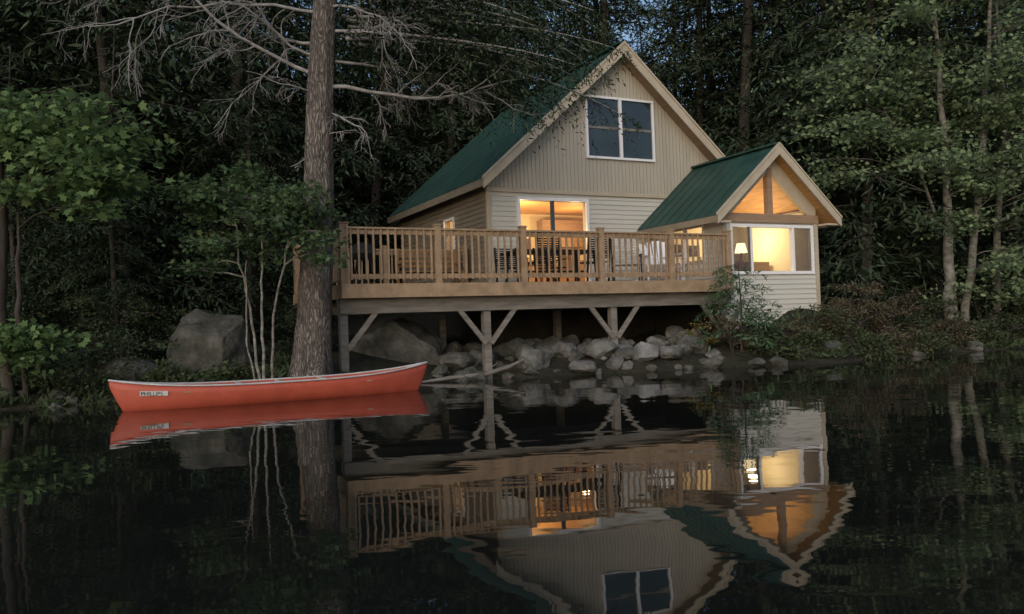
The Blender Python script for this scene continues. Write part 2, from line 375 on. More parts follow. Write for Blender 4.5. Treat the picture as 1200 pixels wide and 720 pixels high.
for px in(5.3,6.0,6.6): mb.box(px,px+.4,4.15,4.19,2.25,2.85,'floor')
mb.obj('living_room',cabin)
def pendant(name,a,b_,z,r=.16,hh=.2):
    mb=MB(); mb.tube([(a,b_,z),(a,b_,z+hh)],[r,r*.6],'lamp',14); return mb.obj(name,cabin,True)
pendant('ceiling_lamp',5.5,5.0,3.45); pendant('table_lamp_shade',6.5,6.2,3.05); pendant('window_lantern',4.7,5.35,3.1,.1,.25)
C0=10.05; HW=1.83; zpk=4.88
win=(8.86,11.28,2.0,3.06)
A0,A1=8.65,11.45; yf=.3
mb=MB()
wall_open(mb,A0,A1,.5,3.22,[win],yf,yf+.12,'siding_tan')
laps(mb,A0+.08,A1-.08,.7,3.14,[(win[0]-.03,win[1]+.03,win[2]-.03,win[3]+.03)],yf,'siding_low',h=.115)
mb.box(A0-.03,A0+.08,yf-.045,yf-.001,.6,3.14,'trim'); mb.box(A1-.08,A1+.03,yf-.045,yf-.001,.6,3.14,'trim')
swin=(.95,2.3,2.35,3.12)
wall_open(mb,yf+.12,2.95,ZB,3.5,[swin],A0,A0+.12,'siding_tan','y')
laps(mb,yf+.0,2.95,ZB,3.4,[swin],A0,'siding_low','y')
mb.box(A0+.02,A0+.1,yf+.12,2.95,.5,ZB-.002,'shaded_foundation')
mb.box(A1-.12,A1,yf+.12,2.95,.5,3.5,'siding_tan')
mb.obj('sunroom_walls',cabin)
mb=MB()
def zs(a): return zpk-.13-sl*abs(a-C0)
mb.box(A0-.05,A1+.05,yf-.06,yf+.12,3.14,3.34,'cedar')
for s in(-1,1):
    mb.prism([(C0+s*1.40,3.341),(C0+s*1.40,zs(C0+1.40)),(C0,zs(C0)),(C0,4.36),(C0+s*1.13,3.355),(C0+s*1.13,3.341)],yf-.03,yf+.09,'trim')
    e=C0+s*HW; ze=zpk-sl*HW
    mb.prism([(e,ze),(C0,zpk),(C0,zpk-.08),(e,ze-.08)],-.05,2.95,'roof')
    y=-.04
    while y<2.95:
        mb.prism([(e,ze-.01),(C0,zpk-.01),(C0,zpk+.025),(e,ze+.025)],y,y+.02,'roof'); y+=.37
    mb.prism([(e,ze-.081),(C0,zpk-.081),(C0,zpk-.12),(e,ze-.12)],-.03,2.84,'pine_panel')
    mb.prism([(e,ze+.0),(C0,zpk+.0),(C0,zpk-.22),(e,ze-.20)],-.095,-.052,'trim')
    mb.prism([(e+s*.02,ze+.035),(C0,zpk+.045),(C0,zpk+.001),(e+s*.02,ze-.01)],-.115,-.051,'trim')
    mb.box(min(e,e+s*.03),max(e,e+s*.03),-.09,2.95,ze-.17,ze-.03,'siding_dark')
    mb.box(min(C0+s*1.42,e-s*.01),max(C0+s*1.42,e-s*.01),-.04,yf-.07,ze-.17,ze-.125,'trim')
mb.box(C0-.07,C0+.07,yf-.04,yf+.10,3.341,4.40,'cedar')
mb.box(C0-.1,C0+.1,-.06,2.95,zpk+.0,zpk+.045,'roof')
mb.raw([(C0-1.14,yf+.03,3.34),(C0+1.14,yf+.03,3.34),(C0,yf+.03,4.38)],[(0,1,2)],'glass')
mb.obj('sunroom_roof_and_gable',cabin)
mb=MB()
x0,x1,z0,z1=win
frame(mb,x0-.04,x1+.04,z0-.04,z1+.04,yf-.06,yf+.06,.07)
for c in(x0+.58,x1-.58): mb.box(c-.03,c+.03,yf-.05,yf+.05,z0+.03,z1-.03,'white')
mb.quadxz(x0+.03,x1-.03,yf+.0,z0+.03,z1-.03,'glass')
mb.quadxz(x0+.03,x0+.55,yf-.03,z0+.03,z1-.03,'screen'); mb.quadxz(x1-.55,x1-.03,yf-.03,z0+.03,z1-.03,'screen')
mb.quadyz(A0+.05,swin[0],swin[1],swin[2],swin[3],'glass')
for bb in(swin[0]-.05,swin[0]+.64,swin[1]): mb.box(A0-.05,A0+.04,bb,bb+.05,swin[2]-.04,swin[3]+.04,'white')
mb.obj('sunroom_windows',cabin)
mb=MB()
mb.prism([(A0+.13,FL),(A1-.13,FL),(A1-.13,3.48),(C0,4.72),(A0+.13,3.48)],2.86,2.93,'plaster')
mb.box(A0+.13,A1-.13,yf+.13,2.86,FL-.1,FL,'floor')
mb.box(A1-.15,A1-.125,yf+.13,2.86,FL,3.45,'plaster'); mb.box(A0+.125,A0+.14,yf+.13,.9,FL,3.45,'plaster'); mb.box(A0+.125,A0+.14,2.35,2.86,FL,3.45,'plaster')
for (p,q,r,s) in[(8.95,9.2,2.55,2.8),(9.30,9.52,2.62,2.86),(9.75,10.0,2.62,2.84),(10.35,10.62,2.75,3.0)]:
    mb.box(p-.03,q+.03,2.83,2.859,r-.03,s+.03,'black'); mb.box(p,q,2.82,2.829,r,s,'picture')
mb.box(9.85,10.35,2.84,2.859,3.6,3.85,'cedar')
mb.box(9.75,10.25,1.9,2.6,FL,2.25,'cushion'); mb.box(9.75,10.25,2.45,2.6,2.25,2.55,'cushion'); mb.box(10.5,11.2,1.6,2.5,FL,2.35,'cedar')
mb.box(9.1,9.6,2.5,2.85,FL,2.3,'cedar')
mb.obj('sunroom_interior',cabin)
mb=MB(); mb.tube([(10.75,2.1,2.62),(10.75,2.1,2.86)],[.16,.10],'lamp',14); mb.tube([(10.75,2.1,2.35),(10.75,2.1,2.62)],[.05,.02],'picture',8); mb.obj('sunroom_lamp',cabin,True)
def plight(name,a,b_,z,e,c=(1,.68,.32),r=.12):
    l=bpy.data.lights.new(name,'POINT'); l.energy=e; l.color=c; l.shadow_soft_size=r
    o=bpy.data.objects.new(name,l); o.parent=cabin; o.location=(a,b_,z); COL.objects.link(o)
plight('sunroom_light',10.5,1.7,2.95,60,(1,.77,.44)); plight('living_light',5.8,4.6,3.3,130,(1,.66,.30)); plight('living_light_2',7.8,5.2,3.5,50,(1,.64,.28))

# ------------------------------------------------------------------ deck
mb=MB()
DL=8.62; BK=4.1
bb=.0
while bb<BK-.02:
    xe=DL if bb<2.9 else 4.12
    mb.box(0,xe,bb,bb+.135,FL-.035,FL,'deckwood'); bb+=.142
mb.box(-.04,DL,-.045,-.002,FL-.25,FL-.002,'deckwood'); mb.box(-.045,-.002,-.0,BK,FL-.25,FL-.002,'deckwood')
mb.box(0,4.1,BK,BK+.04,FL-.25,FL-.002,'deckwood')
x=.1
while x<DL:
    ye=BK if x<4.1 else 2.9
    mb.box(x,x+.04,.0,ye,FL-.235,FL-.036,'oldwood'); x+=.4
mb.obj('deck_boards',cabin)
mb=MB()
mb.box(-.02,DL+.1,.18,.26,FL-.52,FL-.236,'oldwood'); mb.box(-.02,DL+.1,.34,.42,FL-.52,FL-.236,'oldwood')
mb.box(-.02,DL,2.6,2.7,FL-.50,FL-.236,'oldwood')
for (pa,pb) in[(0.05,.3),(2.82,.3),(5.68,.3),(8.5,.3),(0.05,2.65),(2.82,2.65),(5.68,2.65)]:
    mb.box(pa-.07,pa+.07,pb-.07,pb+.07,-.3,FL-.521,'oldwood')
    if pb<1:
        for s in(-1,1):
            if pa<1 and s<0: continue
            mb.bar((pa+s*.05,pb-.09,FL-1.15),(pa+s*.62,pb-.09,FL-.45),.05,.09,'oldwood')
mb.obj('deck_frame',cabin)
def railing(mb,p0,p1,posts,k='deckwood'):
    p0=Vector(p0);p1=Vector(p1);d=(p1-p0);d.normalize();n=Vector((-d.y,d.x,0))
    for t in posts:
        c=p0+d*t
        mb.bar(c+Vector((0,0,FL-.22)),c+Vector((0,0,FL+1.05)),.12,.12,k)
        mb.bar(c+Vector((0,0,FL+1.05)),c+Vector((0,0,FL+1.085)),.14,.14,k)
    for a,b_ in zip(posts[:-1],posts[1:]):
        q0=p0+d*(a+.06);q1=p0+d*(b_-.06)
        mb.bar(q0+Vector((0,0,FL+.985)),q1+Vector((0,0,FL+.985)),.13,.035,k)
        mb.bar(q0+Vector((0,0,FL+.92)),q1+Vector((0,0,FL+.92)),.04,.085,k)
        mb.bar(q0+Vector((0,0,FL+.13)),q1+Vector((0,0,FL+.13)),.04,.085,k)
        m=int((b_-a)/.135)
        for i in range(1,m):
            c=p0+d*(a+(b_-a)*i/m)-n*.038
            mb.bar(c+Vector((0,0,FL+.07)),c+Vector((0,0,FL+.965)),.035,.035,k)
mb=MB()
railing(mb,(0,.05,0),(DL,.05,0),[.02,1.78,3.54,5.30,7.03,8.56])
railing(mb,(.05,.05,0),(.05,BK,0),[0,2.0,BK-.05])
railing(mb,(.05,BK-.05,0),(4.05,BK-.05,0),[0,2.0,3.95])
mb.obj('deck_railing',cabin,bevel=.004)

# ------------------------------------------------------------------ furniture
def place(o,a,b_,rot=0,z=FL):
    o.location=W(a,b_,z); o.rotation_euler=(0,0,TH+rot)
mb=MB()
for i in range(7): mb.box(-1.0,1.0,-.48+i*.138,-.48+i*.138+.13,.70,.735,'black')
for s in(-.9,.9):
    for t in(-.4,.4): mb.bar((s,t,0),(s*.96,t*.9,.70),.05,.05,'black')
mb.bar((-.9,0,.3),(.9,0,.3),.04,.04,'black')
place(mb.obj('patio_table',bevel=.004),4.95,1.5)
def chair(name,k,slatk,hback=.98,wide=.52):
    mb=MB(); w=wide/2
    for s in(-w,w):
        mb.bar((s,-.24,0),(s,-.22,.62),.035,.035,k); mb.bar((s,.24,0),(s,.34,hback),.035,.035,k)
        mb.bar((s,-.27,.63),(s,.28,.63),.05,.03,k)
    for i in range(6): mb.box(-w,w,-.24+i*.08,-.24+i*.08+.065,.42,.445,slatk)
    n=9
    for i in range(n):
        z=.50+(hback-.55)*i/(n-1); y=.24+.1*z/hback
        mb.box(-w,w,y-.01,y+.01,z,z+.030,slatk)
    return mb.obj(name,bevel=.003)
for (a,b_,r) in[(4.3,.75,math.pi),(5.5,.75,math.pi),(4.4,2.3,0),(5.4,2.3,.1)]:
    place(chair('patio_chair','black','black',.92),a,b_,r)
place(chair('striped_deck_chair','black','cushion',1.05,.6),6.75,1.3,-.5)
def adirondack(name,k):
    mb=MB()
    for i in range(6):
        x=-.27+i*.092; mb.bar((x+.035,.22,.30),(x+.035+(x+.03)*.25,.62,1.0-.02*abs(i-2.5)**1.6),.08,.02,k)
    for i in range(6): mb.bar((-.28,-.32+i*.1,.40-.02*i),(.28,-.32+i*.1,.40-.02*i),.085,.02,k)
    for s in(-.32,.32):
        mb.bar((s,-.36,0),(s,-.36,.58),.03,.10,k); mb.bar((s,-.36,.38),(s,.62,.05),.03,.1,k)
        mb.bar((s*1.08,-.45,.6),(s*1.08,.42,.6),.13,.025,k); mb.bar((s,.35,.2),(s,.42,.6),.03,.08,k)
    return mb.obj(name,bevel=.003)
place(adirondack('adirondack_chair','white'),7.45,1.0,-.5); place(adirondack('adirondack_chair','white'),8.0,1.7,.3)
mb=MB()
for i in range(4): mb.box(-.75,.75,-.22+i*.11,-.22+i*.11+.09,.42,.45,'floor')
for i in range(4): mb.box(-.75,.75,.26,.29,.55+i*.11,.62+i*.11,'floor')
for s in(-.7,.7):
    mb.box(s-.03,s+.03,-.22,-.16,0,.42,'floor'); mb.box(s-.03,s+.03,.22,.28,0,.98,'floor'); mb.box(s-.03,s+.03,-.22,.22,.62,.66,'floor')
place(mb.obj('wooden_bench',bevel=.004),2.9,3.4)
mb=MB()
mb.tube([(0,0,.62),(0,0,.66),(0,0,.76),(0,0,.86),(0,0,.97),(0,0,1.0)],[.10,.2,.27,.27,.16,.03],'black',16)
for i in range(3):
    a=i*2.094; mb.bar((math.cos(a)*.3,math.sin(a)*.3,0),(math.cos(a)*.15,math.sin(a)*.15,.7),.03,.03,'black')
place(mb.obj('kettle_barbecue'),1.1,2.6)

# ------------------------------------------------------------------ rocks
def rock_arrays(r,c,rad,sub=3,cuts=11):
    import bmesh
    bm=bmesh.new(); bmesh.ops.create_icosphere(bm,subdivisions=sub,radius=1)
    V=np.array([v.co[:] for v in bm.verts]); F=np.array([[v.index for v in f.verts] for f in bm.faces]); bm.free()
    for _ in range(cuts):
        n=nrm(r.normal(size=3)); d=r.uniform(.55,.85)
        q=V@n-d; V=V-np.maximum(q,0)[:,None]*n*.92
    off=r.random(3)*50
    nz=np.array([mnoise.fractal(Vector(v*1.6+off),1.0,2.0,6) for v in V])
    V=V*(1+.12*nz)[:,None]
    a=r.random()*6.28; c_,s_=math.cos(a),math.sin(a)
    V=V@np.array([[c_,s_,0],[-s_,c_,0],[0,0,1]])
    return V*np.array(rad)+np.array(c),F
def boulder(name,c,rad,k='rock',seed=1,sub=5):
    r=np.random.default_rng(seed); V,F=rock_arrays(r,(0,0,0),rad,sub)
    ch=Chunks(); ch.c.append((V,F,0,np.zeros(len(V)),False)); o=ch.obj(name,[k]); o.location=c; return o
boulder('boulder',(-5.35,15.2,.75),(.84,.8,.82),'rock2',3)
boulder('boulder',(-2.35,16.9,.56),(1.2,.8,.72),'rock3',12)
boulder('boulder',(-6.6,14.2,.3),(.6,.5,.4),'rock2',5)
r=np.random.default_rng(21); ch=Chunks()
def addrock(x,y,s,mi=0,lift=.25):
    rad=(s*r.uniform(.9,1.3),s*r.uniform(.8,1.1),s*r.uniform(.6,.9))
    V,F=rock_arrays(r,(x,y,max(g(x,y),-.05)+s*lift),rad,4 if s>.25 else 3); ch.c.append((V,F,mi,np.zeros(len(V)),False))
for i in range(120):
    x=r.uniform(-1.6,4.2); y=shore(x)+r.uniform(-.1,2.3); addrock(x,y,r.choice([.08,.11,.15,.20,.26]),int(r.choice([0,1,1,2])) if x>1 else 1,.3)  # left rocks take the darker material: their shade is in the colour
for x,y,s,k in[(-1.15,16.4,.36,1),(.35,16.3,.32,2),(1.0,16.9,.34,2),(1.8,17.2,.34,2),(2.6,16.9,.30,0),(3.2,17.1,.28,2),(.0,17.2,.34,1),(2.2,17.8,.36,2),(-.7,16.9,.26,1),(3.7,17.5,.24,2),(1.35,16.35,.25,2),(2.0,16.5,.22,2)]:
    addrock(x,y,s,k,.40)
for i in range(16):
    x=r.uniform(4.6,14); y=shore(x)+r.uniform(-.05,.5); addrock(x,y,r.uniform(.10,.26),1,.1)
for i in range(22):
    x=r.uniform(-12,-2.2); y=shore(x)+r.uniform(.0,.6); addrock(x,y,r.uniform(.08,.2),1,.1)
ch.obj('shoreline_rocks',['rock','rock2','rock3'])
mb=MB(); pts=[(-1.75,15.35,.02),(-1.2,15.6,.07),(-.6,15.7,.10),(-.1,15.9,.22),(.25,16.2,.36)]
mb.tube(pts,[.02,.04,.045,.04,.02],'oldwood',8); mb.tube([(-.6,15.7,.12),(-.3,15.5,.32)],[.015,.006],'oldwood',5); mb.obj('driftwood_log',smooth=True)

# ------------------------------------------------------------------ canoe
M['canoe']=mat('canoe_hull',(.45,.088,.050),(.34,.062,.037),scale=2.5,rough=.5,spec=.35,detail=8)
M['alu']=mat('aluminium',(.50,.50,.51),(.38,.38,.39),rough=.4)
LC=4.78/2
nst=41; nsec=11
def hullpt(t,s):
    at=abs(t); hw=.43*(1-at**2.1)**.85 if at<1 else 0
    zg=.27+.15*at**3.2; zk=-.10+.06*at**4+(.22*max(0,(at-.93)/.07)**2 if at>.93 else 0)
    a=s*math.pi/2
    yy=hw*(math.sin(a)**.62) if s>0 else 0
    zz=zk+(zg-zk)*(1-math.cos(a)**.75 if s<1 else 1)
    xx=t*LC
    if at>.9: xx-=math.copysign(1,t)*.14*((at-.9)/.1)*(1-s)**1.5
    return xx,yy,zz
V=[];F=[]
ts=[-math.cos(math.pi*i/(nst-1)) for i in range(nst)]
for t in ts:
    for k in range(-(nsec-1),nsec):
        x,y,z=hullpt(t,abs(k)/(nsec-1)); V.append((x,math.copysign(y,k) if k else 0,z))
nc=2*nsec-1
for i_ in range(nst-1):
    for j_ in range(nc-1):
        F.append((i_*nc+j_,i_*nc+j_+1,(i_+1)*nc+j_+1,(i_+1)*nc+j_))
canoe=empty('canoe')
mb=MB(); mb.raw(V,F,'canoe'); hull=mb.obj('hull',canoe,True)
sd=hull.modifiers.new('s','SOLIDIFY'); sd.thickness=.012; sd.offset=-1
for s in(-1,1):
    mb=MB(); pts=[]
    for t in ts:
        x,y,z=hullpt(t,1); pts.append((x,s*(y+.004),z+.008))
    mb.tube(pts,.014,'alu',8); mb.obj('gunwale',canoe,True)
mb=MB()
for t in(-.55,.5):
    x,y,z=hullpt(t,1); mb.box(x-.13,x+.13,-y+.01,y-.01,z-.09,z-.07,'cedar')
for t in(0,-.25,.28):
    x,y,z=hullpt(t,1); mb.box(x-.025,x+.025,-y+.005,y-.005,z-.02,z+.0,'alu')
for s in(-1,1):
    p=[hullpt(s*q,1) for q in(.86,.93,.99)]
    mb.raw([(p[0][0],p[0][1],p[0][2]),(p[1][0],p[1][1],p[1][2]),(p[2][0],p[2][1],p[2][2]),(p[2][0],-p[2][1],p[2][2]),(p[1][0],-p[1][1],p[1][2]),(p[0][0],-p[0][1],p[0][2])],[(0,1,2,3,4,5)],'alu')
mb.obj('seats_and_thwarts',canoe)
x1_,y1_,z1_=hullpt(-.84,.86); x2_,y2_,z2_=hullpt(-.69,.86)
M['decal']=mat('decal_white',(.6,.6,.6))
pA=Vector((x1_,-y1_-.014,z1_-.03)); pB=Vector((x2_,-y2_-.014,z2_-.03+.02)); ex=(pB-pA).normalized(); ez=Vector((0,-.25,1)).normalized(); ey=ez.cross(ex)
mb=MB(); h=.07
mb.raw([pA,pB,pB+ez*h,pA+ez*h],[(0,1,2,3)],'decal'); mb.obj('decal',canoe)
tcv=bpy.data.curves.new('reg_text','FONT'); tcv.body='PHILLIPS'; tcv.size=.08; tcv.extrude=.001
to=bpy.data.objects.new('name_lettering',tcv); COL.objects.link(to); tcv.materials.append(M['black'])
to.parent=canoe; n_=ex.cross(ez).normalized()
mt=Matrix((ex,ez,n_)).transposed().to_4x4(); mt.translation=pA+n_*.004+ez*.008+ex*.012; to.matrix_local=mt
cl=Vector((-5.62,11.72,0)); cr=Vector((-1.50,13.92,0))
mid=(cl+cr)/2; canoe.location=(mid.x,mid.y,.02); canoe.rotation_euler=(0,0,math.atan2(cr.y-cl.y,cr.x-cl.x))

# ------------------------------------------------------------------ trees
def bough(r,b,az,L,up,dr,step=.10,lenf=.36,droopt=.2,sp=.11,smax=.22,smul=1.8):
    nt_=max(4,int(L/step)); t=np.linspace(.10,1,nt_)
    d=np.array([math.cos(az),math.sin(az),0]);p=np.array([-math.sin(az),math.cos(az),0]);z=np.array([0,0,1.])
    P=np.asarray(b)+np.outer(t*L,d)+np.outer(up*L*t-dr*L*t*t,z)+np.outer(.06*L*np.sin(t*5+az*3),p)
    l=(lenf*L*(1-t)**.6*t**.3+.12)*r.uniform(.6,1.15,nt_)
    m_=max(3,int(lenf*L*.8/sp))
    side=np.array([-1,1.])
    D=.65*(d+np.outer(up-2*dr*t,z))[:,None]+side[None,:,None]*.8*p+np.array([0,0,-.12])+r.normal(size=(nt_,2,3))*.15
    D=nrm(D)
    s=(np.arange(m_)[None,None]+r.random((nt_,2,m_)))/m_
    pos=P[:,None,None]+D[:,:,None]*(l[:,None,None]*s)[...,None]+z*(-droopt*l[:,None,None]*s*s)[...,None]
    U=D[:,:,None]+r.normal(size=pos.shape)*.45
    S=np.clip(np.broadcast_to((l/m_*smul)[:,None,None],s.shape),.09,smax)*r.uniform(.7,1.2,s.shape)
    Nn=z+r.normal(size=pos.shape)*.4
    V=leaves(pos.reshape(-1,3),U.reshape(-1,3),Nn.reshape(-1,3),S.reshape(-1),T_NEEDLE)
    return V,P
def conifer(name,seed,H,Lm,low,n):
    r=np.random.default_rng(seed); ch=Chunks()
    zz=np.linspace(0,H,14); ch.wood(np.stack([.1*np.sin(zz*.4+seed),.1*np.cos(zz*.3),zz],-1),.0085*H*(1-zz/H)**.9+.02,8)
    for i in range(n):
        z=low+(H-low)*((i+r.random())/n)**1.1
        L=Lm*min(1,(1-z/H)*1.7)**.8*r.uniform(.5,1.1)+.25
        V,P=bough(r,(0,0,z),r.random()*6.28,L,r.uniform(-.1,.2),r.uniform(.2,.5),step=.16,sp=.16,smax=.30,smul=2.2,lenf=.42,droopt=.45)
        ch.leaf(V,1,r); ch.wood(P[::3],np.linspace(.025,.006,len(P[::3])),3)
    return ch.mesh(name,['darkbark','needle'])
con=[conifer('hemlock_tree_%s'%c,s,H,Lm,low,n) for c,s,H,Lm,low,n in[('a',1,18,3.0,.5,160),('b',2,21,3.3,.8,170),('c',3,15,2.6,.3,140),('d',4,23,3.4,1.5,170)]]
forest=empty('background_forest')
r=np.random.default_rng(5); pts=[]
def local(x,y):
    dx,dy=x-O.x,y-O.y; return dx*math.cos(TH)+dy*math.sin(TH),-dx*math.sin(TH)+dy*math.cos(TH)
def inst(me,x,y,s,parent,rot=None,name='conifer'):
    o=bpy.data.objects.new(name,me); COL.objects.link(o); o.parent=parent; o.location=(x,y,g(x,y)-.1); o.scale=(s,s,s*r.uniform(.9,1.1)); o.rotation_euler=(r.normal()*.03,r.normal()*.03,r.random()*6.28 if rot is None else rot)
for x,y,s,k in[(10.2,24.5,1.0,0),(12.8,25.2,1.1,1),(7.6,27.5,1.1,3),(-8.3,18.0,1,2),(-10.8,17.5,1,0),(-6.8,21.5,1.05,1),(-12.5,16.0,.9,2),(15.2,25,1,0),(3.6,31,1.1,1),(0,30.5,1.1,3),(-4.5,28,1.1,0),(-5.9,19.0,.55,2),(-9.3,15.6,.45,2),(-7.6,15.9,.38,0)]:
    pts.append((x,y)); inst(con[k],x,y,s,forest)
tries=0
while len(pts)<92 and tries<9000:
    tries+=1
    y=16+24*r.random()**1.1; x=r.uniform(-.66*y-2,.66*y+2)
    if y<shore(x)+2.6: continue
    a,b_=local(x,y)
    if -2.5<a<14.3 and -6<b_<12.3: continue
    if -5.5<x<0 and y<20: continue
    if any((x-p[0])**2+(y-p[1])**2<2.4**2 for p in pts): continue
    pts.append((x,y)); inst(con[r.integers(0,4)],x,y,r.uniform(.85,1.15),forest)
print('forest',len(pts))

def wander(r,p,d,L,n=8,jit=.25,grav=0):
    P=[np.array(p,float)]; d=nrm(np.array(d,float))
    for i in range(n):
        d=nrm(d+r.normal(size=3)*jit*.5+np.array([0,0,grav])); P.append(P[-1]+d*L/n)
    return np.array(P)
def deadlimb(ch,r,p,d,L,rad,depth=3,grav=.0):
    P=wander(r,p,d,L,9,.34,grav); ch.wood(P,np.linspace(rad,rad*.25+.002,len(P)),6 if rad>.02 else 4,1)
    if depth==0:return
    nchild=int(4+L*2.3)
    for i in range(nchild):
        t=r.uniform(.2,1); k=int(t*(len(P)-2)); q=P[k]+(P[k+1]-P[k])*r.random()
        dd=nrm(P[k+1]-P[k]); side=nrm(np.cross(dd,r.normal(size=3)))
        nd=nrm(dd*.7+side*r.uniform(.4,.9)+np.array([0,0,-.18]))
        deadlimb(ch,r,q,nd,L*r.uniform(.18,.42),rad*.40,depth-1,-.05)
r=np.random.default_rng(11)
ch=Chunks()
zz=np.linspace(-.1,16,60); bx=-3.42+.068*zz+.03*np.sin(zz*.9); by=13.95+.02*zz
rad=.30*(1-zz/19)+.20*np.exp(-np.maximum(zz,0)/.35)*.9
n=36;V,F=tube(np.stack([bx,by,zz],-1),rad,n)
V=V.reshape(len(zz),n,3); cen=np.stack([bx,by,zz],-1)[:,None]
th=np.arange(n)/n*6.283
lob=1+.16*np.exp(-np.maximum(zz,0)/.5)[:,None]*np.sin(th*5+1)[None]+.035*np.sin(th*7+zz[:,None]*1.3)+r.normal(size=(len(zz),n))*.02
V=cen+(V-cen)*lob[...,None]; ch.c.append((V.reshape(-1,3),F,0,np.zeros(len(V)*n),True))
def tp(z): return np.array([-3.42+.068*z,13.95+.02*z,z])
for z,d,L,rd in[(5.3,(-1,-.15,.24),4.3,.036),(5.9,(-1,.1,.12),3.4,.03),(6.4,(-.9,-.3,.1),3.8,.03),(5.0,(-.6,-.5,.1),1.3,.016),(5.6,(-.9,-.5,.2),2.6,.025),
                (5.15,(1,-.1,.03),3.6,.038),(4.75,(1,-.3,-.05),1.7,.02),(5.6,(1,.2,.08),2.9,.028),(6.1,(.9,-.3,.02),3.2,.028),(4.3,(.7,-.5,.0),.8,.012),(6.7,(.9,.2,.0),3.4,.03),(3.9,(-.7,-.4,0),.6,.012),(6.5,(.8,-.5,-.1),2.8,.025)]:
    deadlimb(ch,r,tp(z),d,L,rd,3)
for i in range(60):
    z=6.4+9*(i/60); az=r.random()*6.28; up=r.uniform(-.05,.15); dr=r.uniform(.2,.5)
    if i<24: az=r.uniform(-.5,.75); z=r.uniform(5.9,7.5); up=r.uniform(0,.1); dr=r.uniform(.22,.36)
    elif i<30: az=math.pi+r.uniform(-.6,.6); z=r.uniform(6.9,7.8); dr=.2
    V,P=bough(r,tp(z),az,r.uniform(3.2,5.2) if i<24 else r.uniform(2,3.6),up,dr,step=.10,droopt=.8)
    ch.leaf(V,2,r); ch.wood(P[::3],np.linspace(.035,.006,len(P[::3])),4,1)
ch.obj('pine_tree',['bark','deadwood','needle'])

def padtree(name,trunks,pads,leafk,barkk,size,T,seed,tilt=.35,per=34):
    r=np.random.default_rng(seed); ch=Chunks(); TP=[]
    for P,rd in trunks:
        P=np.array(P,float)
        tt=np.linspace(0,len(P)-1,len(P)*4); Q=np.stack([np.interp(tt,range(len(P)),P[:,k]) for k in range(3)],-1); Q[1:-1]+=r.normal(size=Q[1:-1].shape)*.015
        ch.wood(Q,np.interp(tt,range(len(P)),rd),8); TP.append(Q)
    TP=np.concatenate(TP)
    for (x,y,z,rx,rz,nc) in pads:
        c=np.array([x,y,z]); dd=np.linalg.norm((TP-c),axis=1)+np.where(TP[:,2]>z-.05,1.5,0)
        q=TP[np.argmin(dd)]; mid=(q+c)/2+np.array([0,0,.08*np.linalg.norm(c-q)])+r.normal(size=3)*.05
        B=np.array([q,(q+mid)/2+r.normal(size=3)*.03,mid,(mid+c)/2+r.normal(size=3)*.03,c]); ch.wood(B,np.linspace(.018,.006,5),4)
        for k in range(nc):
            e=c+np.array([r.normal()*rx*.55,r.normal()*rx*.55,r.normal()*rz*.6]); e[2]-=.12*np.linalg.norm(e[:2]-c[:2])
            st=B[r.integers(2,5)]
            ch.wood(np.array([st,(st+e)/2+np.array([0,0,.03]),e]),[.006,.004,.002],3)
            nl=per; tpos=r.random(nl)
            C=st+(e-st)*(.35+.75*tpos)[:,None]+r.normal(size=(nl,3))*np.array([size*1.6,size*1.6,size*.7])
            U=np.stack([r.normal(size=nl),r.normal(size=nl),-.35+r.normal(size=nl)*.25],-1)
            Nn=np.array([0,0,1.])+r.normal(size=(nl,3))*tilt
            ch.leaf(leaves(C,U,Nn,size*r.uniform(.6,1.15,nl),T),1,r)
    return ch.obj(name,[barkk,leafk])
r=np.random.default_rng(31)
tr=[([(-4.05,13.35,.1),(-4.15,13.35,1.2),(-4.35,13.4,2.4),(-4.5,13.4,3.3)],[.026,.022,.016,.008]),
    ([(-4.0,13.4,.1),(-4.0,13.35,1.2),(-3.95,13.3,2.3),(-3.9,13.3,3.4)],[.028,.022,.016,.008]),
    ([(-3.9,13.4,.1),(-3.8,13.3,1.3),(-3.55,13.2,2.3),(-3.3,13.1,3.0)],[.024,.02,.015,.008]),
    ([(-4.1,13.4,.1),(-4.25,13.3,1.0),(-4.2,13.3,2.2)],[.018,.015,.008])]
pads=[]
for i in range(40):
    x=r.uniform(-5.0,-2.7); pads.append((x,13.2+r.normal()*.35,2.95+r.uniform(-.7,.65)-abs(x+4)*.15,.38,.10,6))
padtree('maple_sapling',tr,pads,'maple2','birch',.09,T_MAPLE,1,per=20,tilt=.6)
tr=[([(-7.9,13.1,.1),(-7.95,13.0,1.5),(-7.75,12.8,3.2),(-7.9,12.7,5.2),(-8.2,12.7,7)],[.10,.09,.075,.06,.03]),
    ([(-7.7,13.2,.1),(-7.6,12.9,1.6),(-7.4,12.6,3.0)],[.05,.045,.02])]
pads=[]
for i in range(30):
    x=r.uniform(-8.4,-5.7); pads.append((x,12.4+r.normal()*.4,3.95-(x+7.5)*.12+r.uniform(-.75,.8),.5,.10,7))
for i in range(7): pads.append((r.uniform(-7.9,-6.9),12.3+r.normal()*.3,r.uniform(.75,1.25),.32,.08,5))
padtree('maple_tree',tr,pads,'maple','darkbark',.13,T_MAPLE,2,per=18,tilt=.65)
tr=[([(11.1,21.3,.2),(11.1,21.2,2.0),(11.05,21,4),(10.9,20.8,7),(10.8,20.8,9.5)],[.15,.13,.10,.06,.03]),
    ([(11.6,21.6,.2),(11.8,21.4,2.2),(12.15,21.3,5),(12.4,21.2,8),(12.5,21,10.5)],[.11,.10,.08,.05,.03]),
    ([(12.8,22.2,.2),(12.9,22.1,3),(13.2,22,6),(13.1,22,9)],[.10,.09,.06,.03]),
    ([(11.5,21.6,.2),(11.3,21.5,2.5),(10.2,21,5),(9.0,20.6,6.6)],[.06,.05,.035,.02])]
pads=[]
